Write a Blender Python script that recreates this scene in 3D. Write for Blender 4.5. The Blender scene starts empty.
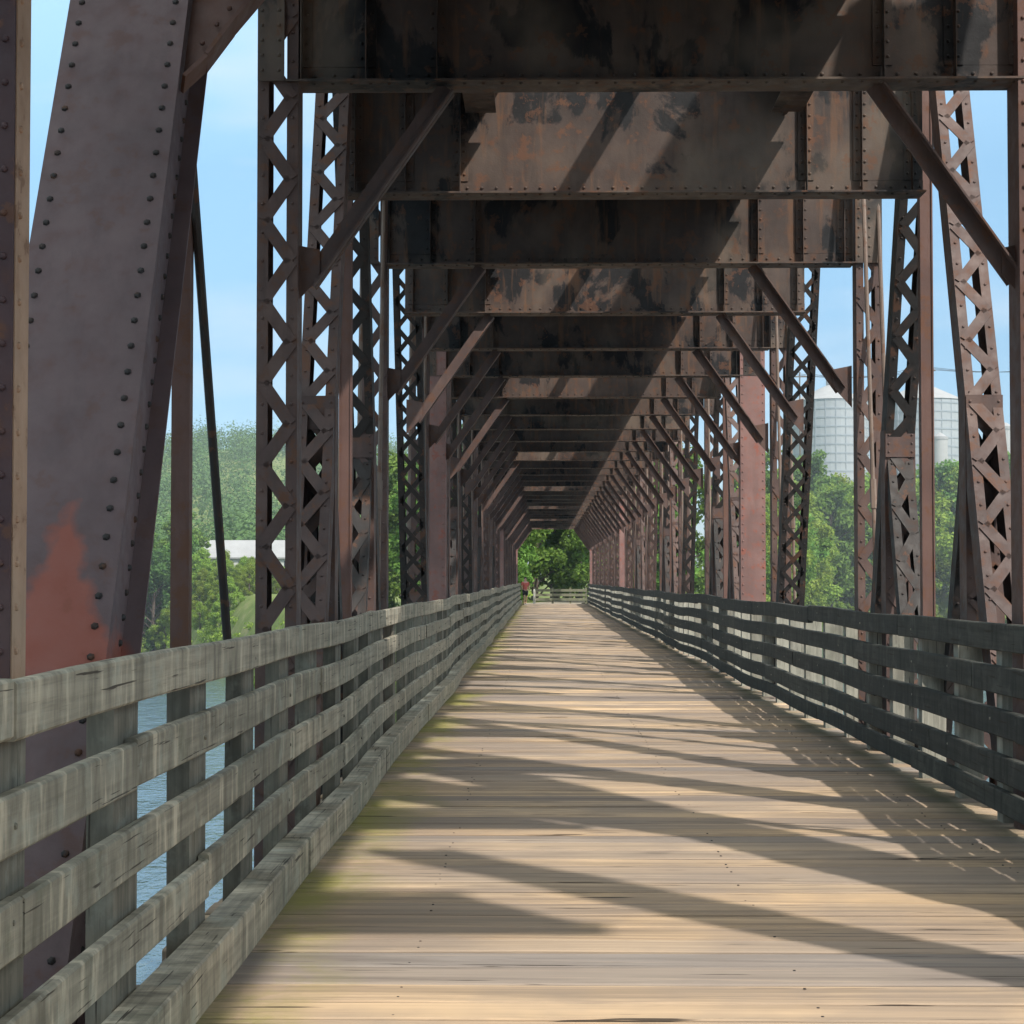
import bpy, math, random
import numpy as np
from mathutils import Vector, Matrix

random.seed(7)
RNG = np.random.default_rng(11)
S = bpy.context.scene
COL = S.collection

# ------------------------------------------------------------------ measures (metres)
EYE = 1.63
CX = 0.79                 # middle of the bridge
K0, PITCH = 12.57, 3.65   # first floor beam in view, distance between floor beams
BEAM_Z, BEAM_H = 4.93, 1.15
TOP = 7.6                 # where the diagonals meet
CHORD = 8.7               # top chord
XL, XR = -1.74, 3.42      # truss planes
NK = 31
def KY(k): return K0 + PITCH * k
Y_END = KY(NK) + 0.4

# ------------------------------------------------------------------ helpers
class MB:
    """collects vertices and faces for one mesh"""
    def __init__(self):
        self.v = []; self.f = []
    def hexa(self, p):
        b = len(self.v); self.v += [tuple(q) for q in p]
        self.f += [(b, b+3, b+2, b+1), (b+4, b+5, b+6, b+7), (b, b+1, b+5, b+4), (b+1, b+2, b+6, b+5), (b+2, b+3, b+7, b+6), (b+3, b, b+4, b+7)]
    def box(self, x0, x1, y0, y1, z0, z1):
        self.hexa([(x0,y0,z0),(x1,y0,z0),(x1,y1,z0),(x0,y1,z0),(x0,y0,z1),(x1,y0,z1),(x1,y1,z1),(x0,y1,z1)])
    def bar(self, a, b, wu, wv, up=(1,0,0)):
        """box from a to b, wu thick along up, wv thick across both"""
        a = Vector(a); b = Vector(b); d = (b-a).normalized()
        u = Vector(up); u = (u - d*u.dot(d)).normalized(); w = d.cross(u)
        u *= wu/2; w *= wv/2
        self.hexa([a-u-w, a+u-w, a+u+w, a-u+w, b-u-w, b+u-w, b+u+w, b-u+w])
    def tube(self, a, b, r, r2=None, n=8, cap=True):
        if r2 is None: r2 = r
        a = Vector(a); b = Vector(b); d = (b-a).normalized()
        u = d.orthogonal().normalized(); w = d.cross(u); s = len(self.v)
        for (c, q) in ((a, r), (b, r2)):
            for i in range(n):
                t = 2*math.pi*i/n
                self.v.append(tuple(c + u*math.cos(t)*q + w*math.sin(t)*q))
        for i in range(n):
            j = (i+1) % n
            self.f.append((s+i, s+j, s+n+j, s+n+i))
        if cap:
            self.f.append(tuple(s+i for i in range(n))[::-1]); self.f.append(tuple(s+n+i for i in range(n)))
    def path(self, pts, rs, n=8):
        s = len(self.v); m = len(pts)
        for i, p in enumerate(pts):
            p = Vector(p)
            d = Vector(pts[min(i+1, m-1)]) - Vector(pts[max(i-1, 0)]); d.normalize()
            u = d.cross(Vector((0.13, 0.9, 0.21))).normalized(); w = d.cross(u)
            for k in range(n):
                t = 2*math.pi*k/n
                self.v.append(tuple(p + (u*math.cos(t) + w*math.sin(t))*rs[i]))
        for i in range(m-1):
            for k in range(n):
                j = (k+1) % n
                self.f.append((s+i*n+k, s+i*n+j, s+(i+1)*n+j, s+(i+1)*n+k))
        self.f.append(tuple(s+(m-1)*n+k for k in range(n)))
    def rivet(self, p, nrm, r=0.017, h=0.013):
        p = Vector(p); nrm = Vector(nrm).normalized(); u = nrm.orthogonal().normalized(); w = nrm.cross(u); s = len(self.v); n = 6
        for (q, e) in ((r, -0.002), (r*.72, h*.75), (r*.3, h)):
            for i in range(n):
                t = 2*math.pi*i/n
                self.v.append(tuple(p + u*math.cos(t)*q + w*math.sin(t)*q + nrm*e))
        for k in range(2):
            for i in range(n):
                j = (i+1) % n
                self.f.append((s+k*n+i, s+k*n+j, s+k*n+n+j, s+k*n+n+i))
        self.f.append(tuple(s+2*n+i for i in range(n)))
    def prism(self, pts, off):
        """closed polygon pts pushed by off"""
        n = len(pts); s = len(self.v); off = Vector(off)
        self.v += [tuple(p) for p in pts]; self.v += [tuple(Vector(p)+off) for p in pts]
        self.f.append(tuple(s+i for i in range(n))); self.f.append(tuple(s+n+i for i in range(n))[::-1])
        for i in range(n):
            j = (i+1) % n
            self.f.append((s+i, s+n+i, s+n+j, s+j))
    def build(self, name, mat, parent=None, smooth=False, mat2=None, f2=0):
        me = bpy.data.meshes.new(name); me.from_pydata(self.v, [], self.f)
        me.materials.append(mat)
        if mat2:
            me.materials.append(mat2)
            for i in range(f2, len(me.polygons)): me.polygons[i].material_index = 1
        me.validate(); me.update()
        fix_normals(me)
        if smooth: me.polygons.foreach_set('use_smooth', [True]*len(me.polygons))
        o = bpy.data.objects.new(name, me); COL.objects.link(o)
        if parent: o.parent = parent
        return o

import bmesh
def fix_normals(me):
    bm = bmesh.new(); bm.from_mesh(me); bmesh.ops.recalc_face_normals(bm, faces=bm.faces[:]); bm.to_mesh(me); bm.free()

def tag(o, label=None, cat=None, group=None, kind=None):
    if label: o['label'] = label
    if cat: o['category'] = cat
    if group: o['group'] = group
    if kind: o['kind'] = kind
    return o
def empty(name, loc=(0,0,0)):
    o = bpy.data.objects.new(name, None); o.location = loc; o.empty_display_size = .3; COL.objects.link(o); return o
def copy_to(o, loc, parent=None, rot=None, scale=None):
    c = o.copy(); COL.objects.link(c); c.location = loc
    if rot is not None: c.rotation_euler = rot
    if scale is not None: c.scale = scale
    c.parent = parent
    for ch in o.children:
        g = ch.copy(); COL.objects.link(g); g.parent = c
    return c

# ------------------------------------------------------------------ materials
class NT:
    def __init__(self, name):
        self.m = bpy.data.materials.new(name); self.m.use_nodes = True
        self.t = self.m.node_tree; self.t.nodes.clear()
        self.out = self.n('ShaderNodeOutputMaterial')
    def n(self, typ, **kw):
        nd = self.t.nodes.new(typ)
        for k, v in kw.items(): setattr(nd, k, v)
        return nd
    def l(self, a, b): self.t.links.new(a, b)
    def coord(self, scale=(1,1,1), kind='Object', loc=(0,0,0)):
        tc = self.n('ShaderNodeTexCoord'); mp = self.n('ShaderNodeMapping')
        mp.inputs['Scale'].default_value = scale; mp.inputs['Location'].default_value = loc
        self.l(tc.outputs[kind], mp.inputs['Vector']); return mp.outputs['Vector']
    def worldpos(self, scale=(1,1,1), loc=(0,0,0)):
        g = self.n('ShaderNodeNewGeometry'); mp = self.n('ShaderNodeMapping')
        mp.inputs['Scale'].default_value = scale; mp.inputs['Location'].default_value = loc
        self.l(g.outputs['Position'], mp.inputs['Vector']); return mp.outputs['Vector']
    def noise(self, vec, scale=1, detail=4, rough=.55, dist=0):
        x = self.n('ShaderNodeTexNoise'); x.inputs['Scale'].default_value = scale; x.inputs['Detail'].default_value = detail
        x.inputs['Roughness'].default_value = rough; x.inputs['Distortion'].default_value = dist
        self.l(vec, x.inputs['Vector']); return x.outputs['Fac']
    def ramp(self, fac, stops, interp='LINEAR'):
        r = self.n('ShaderNodeValToRGB'); r.color_ramp.interpolation = interp; e = r.color_ramp.elements
        while len(e) < len(stops): e.new(.5)
        for i, (p, c) in enumerate(stops):
            e[i].position = p; e[i].color = (c, c, c, 1) if isinstance(c, (int, float)) else (*c, 1)
        self.l(fac, r.inputs['Fac']); return r.outputs['Color']
    def mix(self, fac, a, b, mode='MIX'):
        m = self.n('ShaderNodeMix', data_type='RGBA', blend_type=mode)
        for s, v in ((m.inputs[0], fac), (m.inputs[6], a), (m.inputs[7], b)):
            if isinstance(v, (int, float)): s.default_value = v
            elif isinstance(v, tuple): s.default_value = (*v, 1)
            else: self.l(v, s)
        return m.outputs[2]
    def math(self, op, a, b=0.0, clamp=False):
        m = self.n('ShaderNodeMath', operation=op, use_clamp=clamp)
        for s, v in zip(m.inputs, (a, b)):
            if isinstance(v, (int, float)): s.default_value = v
            else: self.l(v, s)
        return m.outputs[0]
    def sep(self, vec):
        s = self.n('ShaderNodeSeparateXYZ'); self.l(vec, s.inputs[0]); return s.outputs
    def bump(self, h, strength=.3, dist=.01):
        b = self.n('ShaderNodeBump'); b.inputs['Strength'].default_value = strength; b.inputs['Distance'].default_value = dist
        self.l(h, b.inputs['Height']); return b.outputs['Normal']
    def pbr(self, col, rough=.7, normal=None, metal=0, spec=.5):
        p = self.n('ShaderNodeBsdfPrincipled')
        for k, v in (('Base Color', col), ('Roughness', rough), ('Metallic', metal), ('Specular IOR Level', spec)):
            if isinstance(v, (int, float)): p.inputs[k].default_value = v
            elif isinstance(v, tuple): p.inputs[k].default_value = (*v, 1)
            else: self.l(v, p.inputs[k])
        if normal is not None: self.l(normal, p.inputs['Normal'])
        self.l(p.outputs[0], self.out.inputs['Surface']); return p

def steel(name, c_lo, c_mid, c_hi, rust=.45, soot=0.0, primer=False, rust_col=(.13,.055,.028)):
    m = NT(name); w = m.worldpos()
    n1 = m.noise(w, 1.3, 6, .62); n2 = m.noise(w, 9, 5, .6); n3 = m.noise(m.worldpos((5,5,.8)), 1.6, 5, .6)
    c = m.ramp(n1, [(.28, c_lo), (.5, c_mid), (.74, c_hi)])
    c = m.mix(m.ramp(n3, [(.48, 0.0), (.66, .55)]), c, c_lo)                      # streaks running down
    c = m.mix(m.math('MULTIPLY', m.ramp(n2, [(.52, 0.0), (.66, 1.0)]), rust), c, rust_col)
    if soot:
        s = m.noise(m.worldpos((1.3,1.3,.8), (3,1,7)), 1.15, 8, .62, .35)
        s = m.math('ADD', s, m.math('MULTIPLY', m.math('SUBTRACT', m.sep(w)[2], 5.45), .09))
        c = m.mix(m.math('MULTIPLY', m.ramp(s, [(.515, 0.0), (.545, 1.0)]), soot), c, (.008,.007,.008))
        ru = m.noise(m.worldpos((7,7,.7), (2,5,1)), 1.3, 5, .6)
        c = m.mix(m.ramp(ru, [(.56, 0.0), (.66, .5)]), c, (.16,.075,.035))
        t = m.noise(m.worldpos((1.1,1.1,.8), (13,4,2)), .9, 4, .55)
        c = m.mix(m.math('MULTIPLY', m.ramp(t, [(.52, 0.0), (.66, 1.0)]), .55), c, (.16,.12,.09))
    if primer:                                                                    # red primer laid bare low on the plates
        x = m.sep(m.coord())
        edge = m.math('ADD', m.noise(w, 2.2, 4), m.noise(w, 7, 3))
        hgt = m.math('ADD', m.math('SUBTRACT', 3.62, x[2]), m.math('MULTIPLY', m.math('ABSOLUTE', m.math('ADD', x[0], -.07)), -2.7))
        fac = m.ramp(m.math('ADD', hgt, m.math('MULTIPLY', edge, .62)), [(.56, 0.0), (.74, .9)])
        fac = m.math('MULTIPLY', fac, m.ramp(m.math('MULTIPLY', x[2], .25), [(.665, 0.0), (.73, 1.0)]))
        c = m.mix(fac, c, (.26,.075,.05))
    flk = m.noise(w, 4.5, 8, .7)
    c = m.mix(m.ramp(flk, [(.575, 0.0), (.60, .5 if not primer else .18)]), c, rust_col)
    fine = m.noise(w, 60, 3, .6)
    m.pbr(c, m.ramp(n2, [(.3, .5), (.7, .8)]), m.bump(m.math('ADD', n2, m.math('MULTIPLY', fine, .5)), .35, .006), spec=.35)
    return m.m

M = {}
M['steel'] = steel('rusty_brown_steel', (.055,.036,.033), (.094,.057,.049), (.150,.095,.078), .5)
M['beam'] = steel('sooty_beam_steel', (.036,.024,.020), (.066,.044,.036), (.110,.077,.058), .4, 1.0)
M['plate'] = steel('mauve_plate_steel', (.092,.062,.064), (.128,.085,.086), (.155,.104,.102), .12, primer=True)
M['redplate'] = steel('faded_red_steel', (.15,.085,.075), (.22,.12,.105), (.28,.165,.14), .4, rust_col=(.28,.08,.05))
M['hanger'] = steel('red_brown_steel', (.085,.045,.036), (.115,.06,.048), (.15,.082,.065), .4)
M['rod'] = steel('dark_rod_steel', (.018,.016,.016), (.03,.024,.022), (.055,.04,.034), .2)
M['wine'] = steel('dark_wine_steel', (.05,.024,.026), (.07,.034,.034), (.11,.06,.05), .3)
M['tanflange'] = steel('sunlit_tan_steel', (.32,.19,.12), (.42,.26,.17), (.48,.31,.21), .2)  # flange colour lightened so its shaded inner face looks sunlit

def wood(name, axis, cols, moss=0.0, dark=.5, mosscol=(.23,.215,.06), lichen=0.0, grain=1.0, crack=True):
    m = NT(name); w = m.worldpos()
    g = m.n('ShaderNodeNewGeometry'); rnd = g.outputs['Random Per Island']
    oi = m.n('ShaderNodeObjectInfo').outputs['Random']
    sc = {'x': (.38, 9, 9), 'y': (17, .45, 17), 'z': (17, 17, .45)}[axis]
    mp = m.worldpos(sc)
    add = m.n('ShaderNodeVectorMath', operation='ADD'); m.l(mp, add.inputs[0])
    cmb = m.n('ShaderNodeCombineXYZ'); r2 = m.math('MULTIPLY', m.math('ADD', rnd, oi), 37.0)
    for i in range(3): m.l(r2, cmb.inputs[i])
    m.l(cmb.outputs[0], add.inputs[1])
    gr = m.noise(add.outputs[0], 1.5*grain, 6, .66, .6)
    big = m.noise(w, .9, 4, .55)
    pick = m.math('FRACT', m.math('ADD', rnd, oi))
    base = m.ramp(pick, [(i/(len(cols)-1), c) for i, c in enumerate(cols)])
    c = m.mix(m.ramp(gr, [(.38, dark), (.56, 0.0)]), base, tuple(x*.34 for x in cols[0]))
    c = m.mix(m.ramp(gr, [(.58, 0.0), (.75, .45)]), c, tuple(min(1, x*1.35) for x in cols[-1]))
    c = m.mix(m.ramp(big, [(.42, .5), (.62, 0.0)]), c, cols[0])
    if lichen:
        dr = m.noise(m.worldpos((3,9,1.6)), 1.1, 5, .65)
        c = m.mix(m.ramp(dr, [(.36, .6), (.5, 0.0)]), c, tuple(q*.42 for q in cols[0]))
        c = m.mix(m.ramp(dr, [(.54, 0.0), (.66, lichen)]), c, tuple(min(1, q*1.45) for q in cols[-1]))
        li = m.noise(w, 5, 5, .65)
        c = m.mix(m.math('MULTIPLY', m.ramp(li, [(.54, 0.0), (.68, 1.0)]), lichen), c, (.33,.33,.27))
        li2 = m.noise(m.worldpos((1,1,1), (5,9,3)), 3.1, 5, .65)
        c = m.mix(m.math('MULTIPLY', m.ramp(li2, [(.55, 0.0), (.68, 1.0)]), lichen*.7), c, (.09,.10,.065))
    if moss:
        x = m.sep(w)
        near = m.ramp(m.math('ADD', m.math('MULTIPLY', m.math('ABSOLUTE', m.math('ADD', x[0], 1.2)), -1.0), m.noise(m.worldpos((1,.45,1)), 1.1, 4)), [(-.0, 0.0), (.08, 0.0), (.42, 1.0)])
        patch = m.ramp(m.math('ADD', m.noise(m.worldpos((.5,.42,1), (4,2,0)), 1.0, 3), m.math('MULTIPLY', m.noise(w, 9, 5, .7), .35)), [(.57, 0.0), (.76, .9)])
        c = m.mix(m.math('MULTIPLY', m.math('MULTIPLY', near, patch), moss), c, mosscol)
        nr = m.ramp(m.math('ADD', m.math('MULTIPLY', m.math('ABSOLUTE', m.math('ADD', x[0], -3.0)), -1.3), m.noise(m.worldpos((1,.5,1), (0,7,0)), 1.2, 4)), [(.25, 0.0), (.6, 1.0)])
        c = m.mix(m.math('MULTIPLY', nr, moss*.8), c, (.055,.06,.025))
    if crack:
        ck = m.noise(add.outputs[0], 3.4, 3, .5, .2)
        c = m.mix(m.ramp(ck, [(.655, 0.0), (.685, .9)]), c, (.035,.026,.02))
    m.pbr(c, .82, m.bump(gr, .55, .006), spec=.25)
    return m.m
M['deck'] = wood('weathered_deck_timber', 'x', [(.22,.18,.155), (.52,.36,.215), (.27,.235,.21), (.60,.42,.255), (.36,.28,.215), (.64,.46,.29)], 1.0, .5, grain=.6)
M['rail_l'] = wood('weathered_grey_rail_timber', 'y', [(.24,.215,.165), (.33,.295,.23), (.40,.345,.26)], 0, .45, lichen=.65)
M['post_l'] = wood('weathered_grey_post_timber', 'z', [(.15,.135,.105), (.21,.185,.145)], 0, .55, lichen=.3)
M['rail_r'] = wood('shade_darkened_rail_timber', 'y', [(.042,.044,.040), (.058,.058,.051), (.085,.083,.07)], 0, .4, lichen=.12)  # right rail timber, its colour darkened to carry that side's shade
M['post_r'] = wood('dark_post_timber', 'z', [(.035,.036,.034), (.05,.05,.046)], 0, .4)  # very dark timber tones, used on the upper decking

M['dulltan'] = steel('dull_tan_steel', (.12,.085,.066), (.17,.12,.095), (.22,.16,.125), .35)
M['post_pale'] = wood('pale_weathered_post_timber', 'z', [(.30,.285,.235), (.40,.375,.31)], 0, .5, lichen=.3)
def foliage(name, c1, c2, c3, trans=.42, crown=0):
    m = NT(name); g = m.n('ShaderNodeNewGeometry'); w = m.worldpos()
    f = g.outputs['Random Per Island']
    if crown: f = m.math('ADD', m.math('MULTIPLY', f, .25), m.math('MULTIPLY', m.math('SUBTRACT', m.noise(w, crown, 2, .5), .15), 1.1))
    col = m.ramp(f, [(0, c1), (.5, c2), (1, c3)])
    oi = m.n('ShaderNodeObjectInfo').outputs['Random']
    hsv = m.n('ShaderNodeHueSaturation'); m.l(col, hsv.inputs['Color'])
    m.l(m.math('ADD', m.math('MULTIPLY', oi, .03), .485), hsv.inputs['Hue'])
    m.l(m.math('ADD', m.math('MULTIPLY', oi, .35), .85), hsv.inputs['Value'])
    d = m.n('ShaderNodeBsdfDiffuse'); t = m.n('ShaderNodeBsdfTranslucent'); mx = m.n('ShaderNodeMixShader'); mx.inputs[0].default_value = trans
    m.l(hsv.outputs[0], d.inputs[0]); m.l(hsv.outputs[0], t.inputs[0]); m.l(d.outputs[0], mx.inputs[1]); m.l(t.outputs[0], mx.inputs[2])
    m.l(mx.outputs[0], m.out.inputs['Surface']); return m.m
M['leaf'] = foliage('summer_leaves', (.075,.155,.03), (.14,.245,.05), (.21,.33,.08))
M['leaf_light'] = foliage('pale_leaves', (.14,.22,.03), (.22,.31,.05), (.30,.39,.085))
M['leaf_dark'] = foliage('dark_leaves', (.045,.10,.03), (.075,.145,.042), (.115,.19,.06))
def plain(name, c1, c2, scale=3, rough=.8, bump=.2, stretch=(1,1,1)):
    m = NT(name); n = m.noise(m.coord(stretch), scale, 5, .6)
    m.pbr(m.ramp(n, [(.3, c1), (.7, c2)]), rough, m.bump(n, bump, .01), spec=.3); return m.m
M['bark'] = plain('bark', (.06,.045,.035), (.13,.10,.08), 6)
M['white_wall'] = plain('white_siding', (.40,.40,.38), (.5,.5,.48), .8)
M['white_roof'] = plain('pale_metal_roof', (.27,.27,.275), (.33,.33,.335), .4)
M['red_wall'] = plain('red_siding', (.22,.06,.045), (.3,.09,.07), .8)
M['tank'] = plain('pale_tank_metal', (.28,.30,.32), (.33,.35,.37), .15, .5, .05)
M['tank_band'] = plain('grey_tank_rib', (.23,.26,.29), (.28,.31,.34), .2, .5, .05)
M['tower_white'] = plain('white_concrete', (.32,.32,.32), (.38,.38,.38), .3)
M['window'] = plain('dark_window_glass', (.03,.035,.04), (.05,.055,.06), 1, .15, 0)
M['pole'] = plain('pole_timber', (.09,.07,.055), (.15,.12,.10), 4)
M['wire'] = plain('wire', (.03,.03,.03), (.05,.05,.05), 4)
M['gate'] = plain('mossy_fence_timber', (.11,.115,.07), (.19,.18,.12), 4)
M['bollard'] = plain('pale_bollard_paint', (.45,.42,.34), (.55,.52,.44), 4)
M['skin'] = plain('skin', (.42,.24,.18), (.5,.3,.23), 5, .6, .03)
M['shirt'] = plain('faded_red_cotton', (.42,.09,.075), (.55,.15,.12), 8, .9, .15)
M['shorts'] = plain('dark_cotton', (.012,.010,.014), (.025,.02,.026), 8, .9, .15)
M['hair'] = plain('dark_hair', (.03,.02,.015), (.06,.04,.03), 20)
M['shoe'] = plain('grey_shoe', (.2,.19,.18), (.3,.29,.28), 10)

# ------------------------------------------------------------------ deck
def build_deck():
    mb = MB(); y = -9.0; nails = []
    while y < Y_END:
        w = random.choice((.26, .28, .29, .31, .34)); gap = random.choice((.008, .012, .016, .020, .028, .036))
        z = random.uniform(-.010, .0); zz = z + random.uniform(-.006, .006)
        sk = random.uniform(-.016, .016); crown = random.uniform(-.003, .006)
        x0 = -1.62 + random.uniform(-.05, .05); x1 = 3.36 + random.uniform(-.05, .05)
        b = len(mb.v); ns = 6; prof = [(0, -.09), (0, -.006), (.012, 0), (.5*w, crown), (w-.012, 0), (w, -.006), (w, -.09)]
        sag = [random.uniform(-.003, .003) for _ in range(ns+1)]; wob = [random.uniform(-.004, .004) for _ in range(ns+1)]
        for i in range(ns+1):
            t = i/ns; x = x0 + (x1-x0)*t
            for (py, pz) in prof:
                mb.v.append((x, y + py + sk*(t-.5)*2 + wob[i]*(1 if py > w/2 else .3), pz + z*(1-t) + zz*t + (sag[i] if pz > -.05 else 0)))
        P = len(prof)
        for i in range(ns):
            for k in range(P-1):
                mb.f.append((b+i*P+k, b+i*P+k+1, b+(i+1)*P+k+1, b+(i+1)*P+k))
            mb.f.append((b+i*P+P-1, b+i*P, b+(i+1)*P, b+(i+1)*P+P-1))
        mb.f.append(tuple(b+k for k in range(P))); mb.f.append(tuple(b+ns*P+k for k in range(P))[::-1])
        if y > 3 and y < 45:
            for xj in (-.55, 1.05, 2.65):
                for q in (.22, .78):
                    if random.random() < .6: continue
                    nails.append((xj+random.uniform(-.02,.02), y+w*q, .5*(z+zz)+max(0, crown*.7)))
        y += w + gap
    f2 = len(mb.f)
    for p in nails: mb.rivet(p, (0,0,1), .0075, .003)
    o = mb.build('walkway_deck', M['deck'], mat2=M['rod'], f2=f2); o['kind'] = 'structure'
    # joists under the planks
    js = MB()
    for x in (-1.35, -.55, .25, 1.05, 1.85, 2.65, 3.2):
        js.box(x-.07, x+.07, -9, Y_END-.05, -.40, -.105)
    j = js.build('deck_joists', M['post_l'], o)
build_deck()

# ------------------------------------------------------------------ railings
def railing(side):
    left = side < 0
    x_in = -1.36 if left else 3.05            # inner face of the rails
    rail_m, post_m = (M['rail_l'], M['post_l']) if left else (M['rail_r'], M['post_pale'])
    root = empty('timber_railing', (x_in, 0, 0))
    tag(root, 'pale weathered grey timber railing on paired board posts, above the mossy plank edge' if left else
              'dark shaded timber railing of four shade-darkened rails above a raised kerb timber', 'railing', 'railings along the plank walkway')
    L0 = Vector((x_in, 0, 0))
    def wav(y): return (.018*math.sin(y*.33+side) + .010*math.sin(y*.9+2)) if left else (.03*math.sin(y*.36+1) + .012*math.sin(y*1.05))
    def wz(y): return .012*math.sin(y*.5+side*2) + .006*math.sin(y*1.3)
    tops = (1.36, 1.085, .80, .51) if left else (1.32, 1.035, .75, .46)
    step = 1.36; s = -1 if left else 1
    def board(mb, y0, y1, zt, h, xa, th, n=8, jit=.006):
        e = [random.uniform(-jit, jit) for _ in range(4)]
        b = len(mb.v); c = .008
        for i in range(n+1):
            t = i/n; y = y0 + (y1-y0)*t
            dx = wav(y) + e[0]*(1-t) + e[1]*t; dz = wz(y) + e[2]*(1-t) + e[3]*t
            xi = xa + dx - L0.x; xo = xi + s*th
            ring = [(xi, zt-h+c), (xi, zt-c), (xi+s*c, zt), (xo-s*c, zt), (xo, zt-c), (xo, zt-h+c), (xo-s*c, zt-h), (xi+s*c, zt-h)]
            for (x, z) in ring: mb.v.append((x, y, z+dz))
        for i in range(n):
            for k in range(8):
                j = (k+1) % 8
                mb.f.append((b+i*8+k, b+i*8+j, b+(i+1)*8+j, b+(i+1)*8+k))
        mb.f.append(tuple(b+k for k in range(8))); mb.f.append(tuple(b+n*8+k for k in range(8))[::-1])
    LB = step*4
    stag = (4.86, 6.30, 4.95, 7.65) if left else (5.5, 8.1, 6.8, 9.6)
    for r, zt in enumerate(tops):
        y = stag[r] - LB*3
        while y < Y_END - .3:
            y1 = min(y + LB, Y_END - .1)
            if y1 > -4:
                mb = MB(); h = (.158 if left else .182) + random.uniform(-.008, .006)
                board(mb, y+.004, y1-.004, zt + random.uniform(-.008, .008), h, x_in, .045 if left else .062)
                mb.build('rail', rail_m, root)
            y = y1
    # kerb timbers
    y = -6.0
    while y < Y_END - .3:
        y1 = min(y + LB, Y_END - .1); mb = MB()
        if left: board(mb, y+.004, y1-.004, .225, .20, x_in+.105, .15)
        else: board(mb, y+.004, y1-.004, .225, .15, x_in, .062, jit=.014)
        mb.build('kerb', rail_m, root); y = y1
    # posts: two boards side by side (left), one timber (right); blocks under the right kerb
    y = 6.13 - step*7; n = 0
    while y < Y_END - .4 and n < 97:
        mb = MB(); yy = y + random.uniform(-.03, .03); xo = wav(y)
        lean = random.uniform(-.015, .015)
        if left:
            for q in (0, .2):
                a = x_in - .048 + xo - L0.x - (.004 if q else 0); zt = 1.30 + random.uniform(-.05, .02)
                y0, y1 = yy+q+.003, yy+q+.19
                mb.hexa([(a-.085,y0,-.45),(a,y0,-.45),(a,y1,-.45),(a-.085,y1,-.45),(a-.085+lean,y0,zt),(a+lean*.3,y0,zt),(a+lean*.3,y1,zt),(a-.085+lean,y1,zt)])
        else:
            a = x_in + .066 + xo - L0.x
            mb.hexa([(a,yy,-.45),(a+.19,yy,-.45),(a+.19,yy+.16,-.45),(a,yy+.16,-.45),(a+lean*.3,yy,1.27),(a+.19+lean,yy,1.27),(a+.19+lean,yy+.16,1.27),(a+lean*.3,yy+.16,1.27)])
        for z in tops:                                               # bolt heads on the rail faces
            xf = x_in + xo - L0.x
            if random.random() < .55: mb.rivet((xf - s*.001, yy+.09+random.uniform(-.03,.03), z-.08 + wz(y)+random.uniform(-.03,.03)), (-s,0,0), .011, .006)
        mb.build('post', post_m, root)
        y += step; n += 1
railing(-1); railing(1)

# ------------------------------------------------------------------ steel spans
def laced(name, length, w=.28, d=.24, chord=.075, pitch=.27, lace=.088, both=False, top_plate=0, cross=False, rivets=True):
    """a laced strut standing along +z from the origin; chords at both ends of x. Returns (chords, lacing) builders"""
    a = MB(); l = MB(); t = .014
    for s in (-1, 1):
        xo = s*w/2
        a.box(min(xo, xo-s*t), max(xo, xo-s*t), -d/2, d/2, 0, length)                                  # web
        for y in (-d/2, d/2):
            ys = (y, y+t) if y < 0 else (y-t, y)
            x1, x2 = xo - s*t, xo - s*chord
            a.box(min(x1,x2), max(x1,x2), ys[0], ys[1], 0, length)                                   # flanges turned inwards
            if rivets and y < 0:
                z = .1
                while z < length:
                    a.rivet((xo-s*chord*.5, y-.001, z), (0,-1,0), .013, .010); z += .19
    for y in ((-d/2-.006, d/2+.006) if both else (-d/2-.006,)):
        n = int((length-.2)/pitch)
        for i in range(n):
            z0 = .1 + i*pitch; z1 = z0 + pitch
            x0 = -w/2 + chord*.55; x1 = w/2 - chord*.55
            if i % 2: x0, x1 = x1, x0
            l.bar((x0, y, z0), (x1, y, z1), .010, lace, up=(0,1,0))
            if cross: l.bar((x1, y+.011, z0), (x0, y+.011, z1), .010, lace, up=(0,1,0))
    if top_plate:
        l.box(-w/2+.004, w/2-.004, -d/2-.020, -d/2-.008, length-top_plate, length)
        for s in (-1, 1):
            for k in range(3): l.rivet((s*(w/2-.035), -d/2-.020, length-top_plate+.05+k*.08), (0,-1,0), .013, .010)
    return a, l

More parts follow.
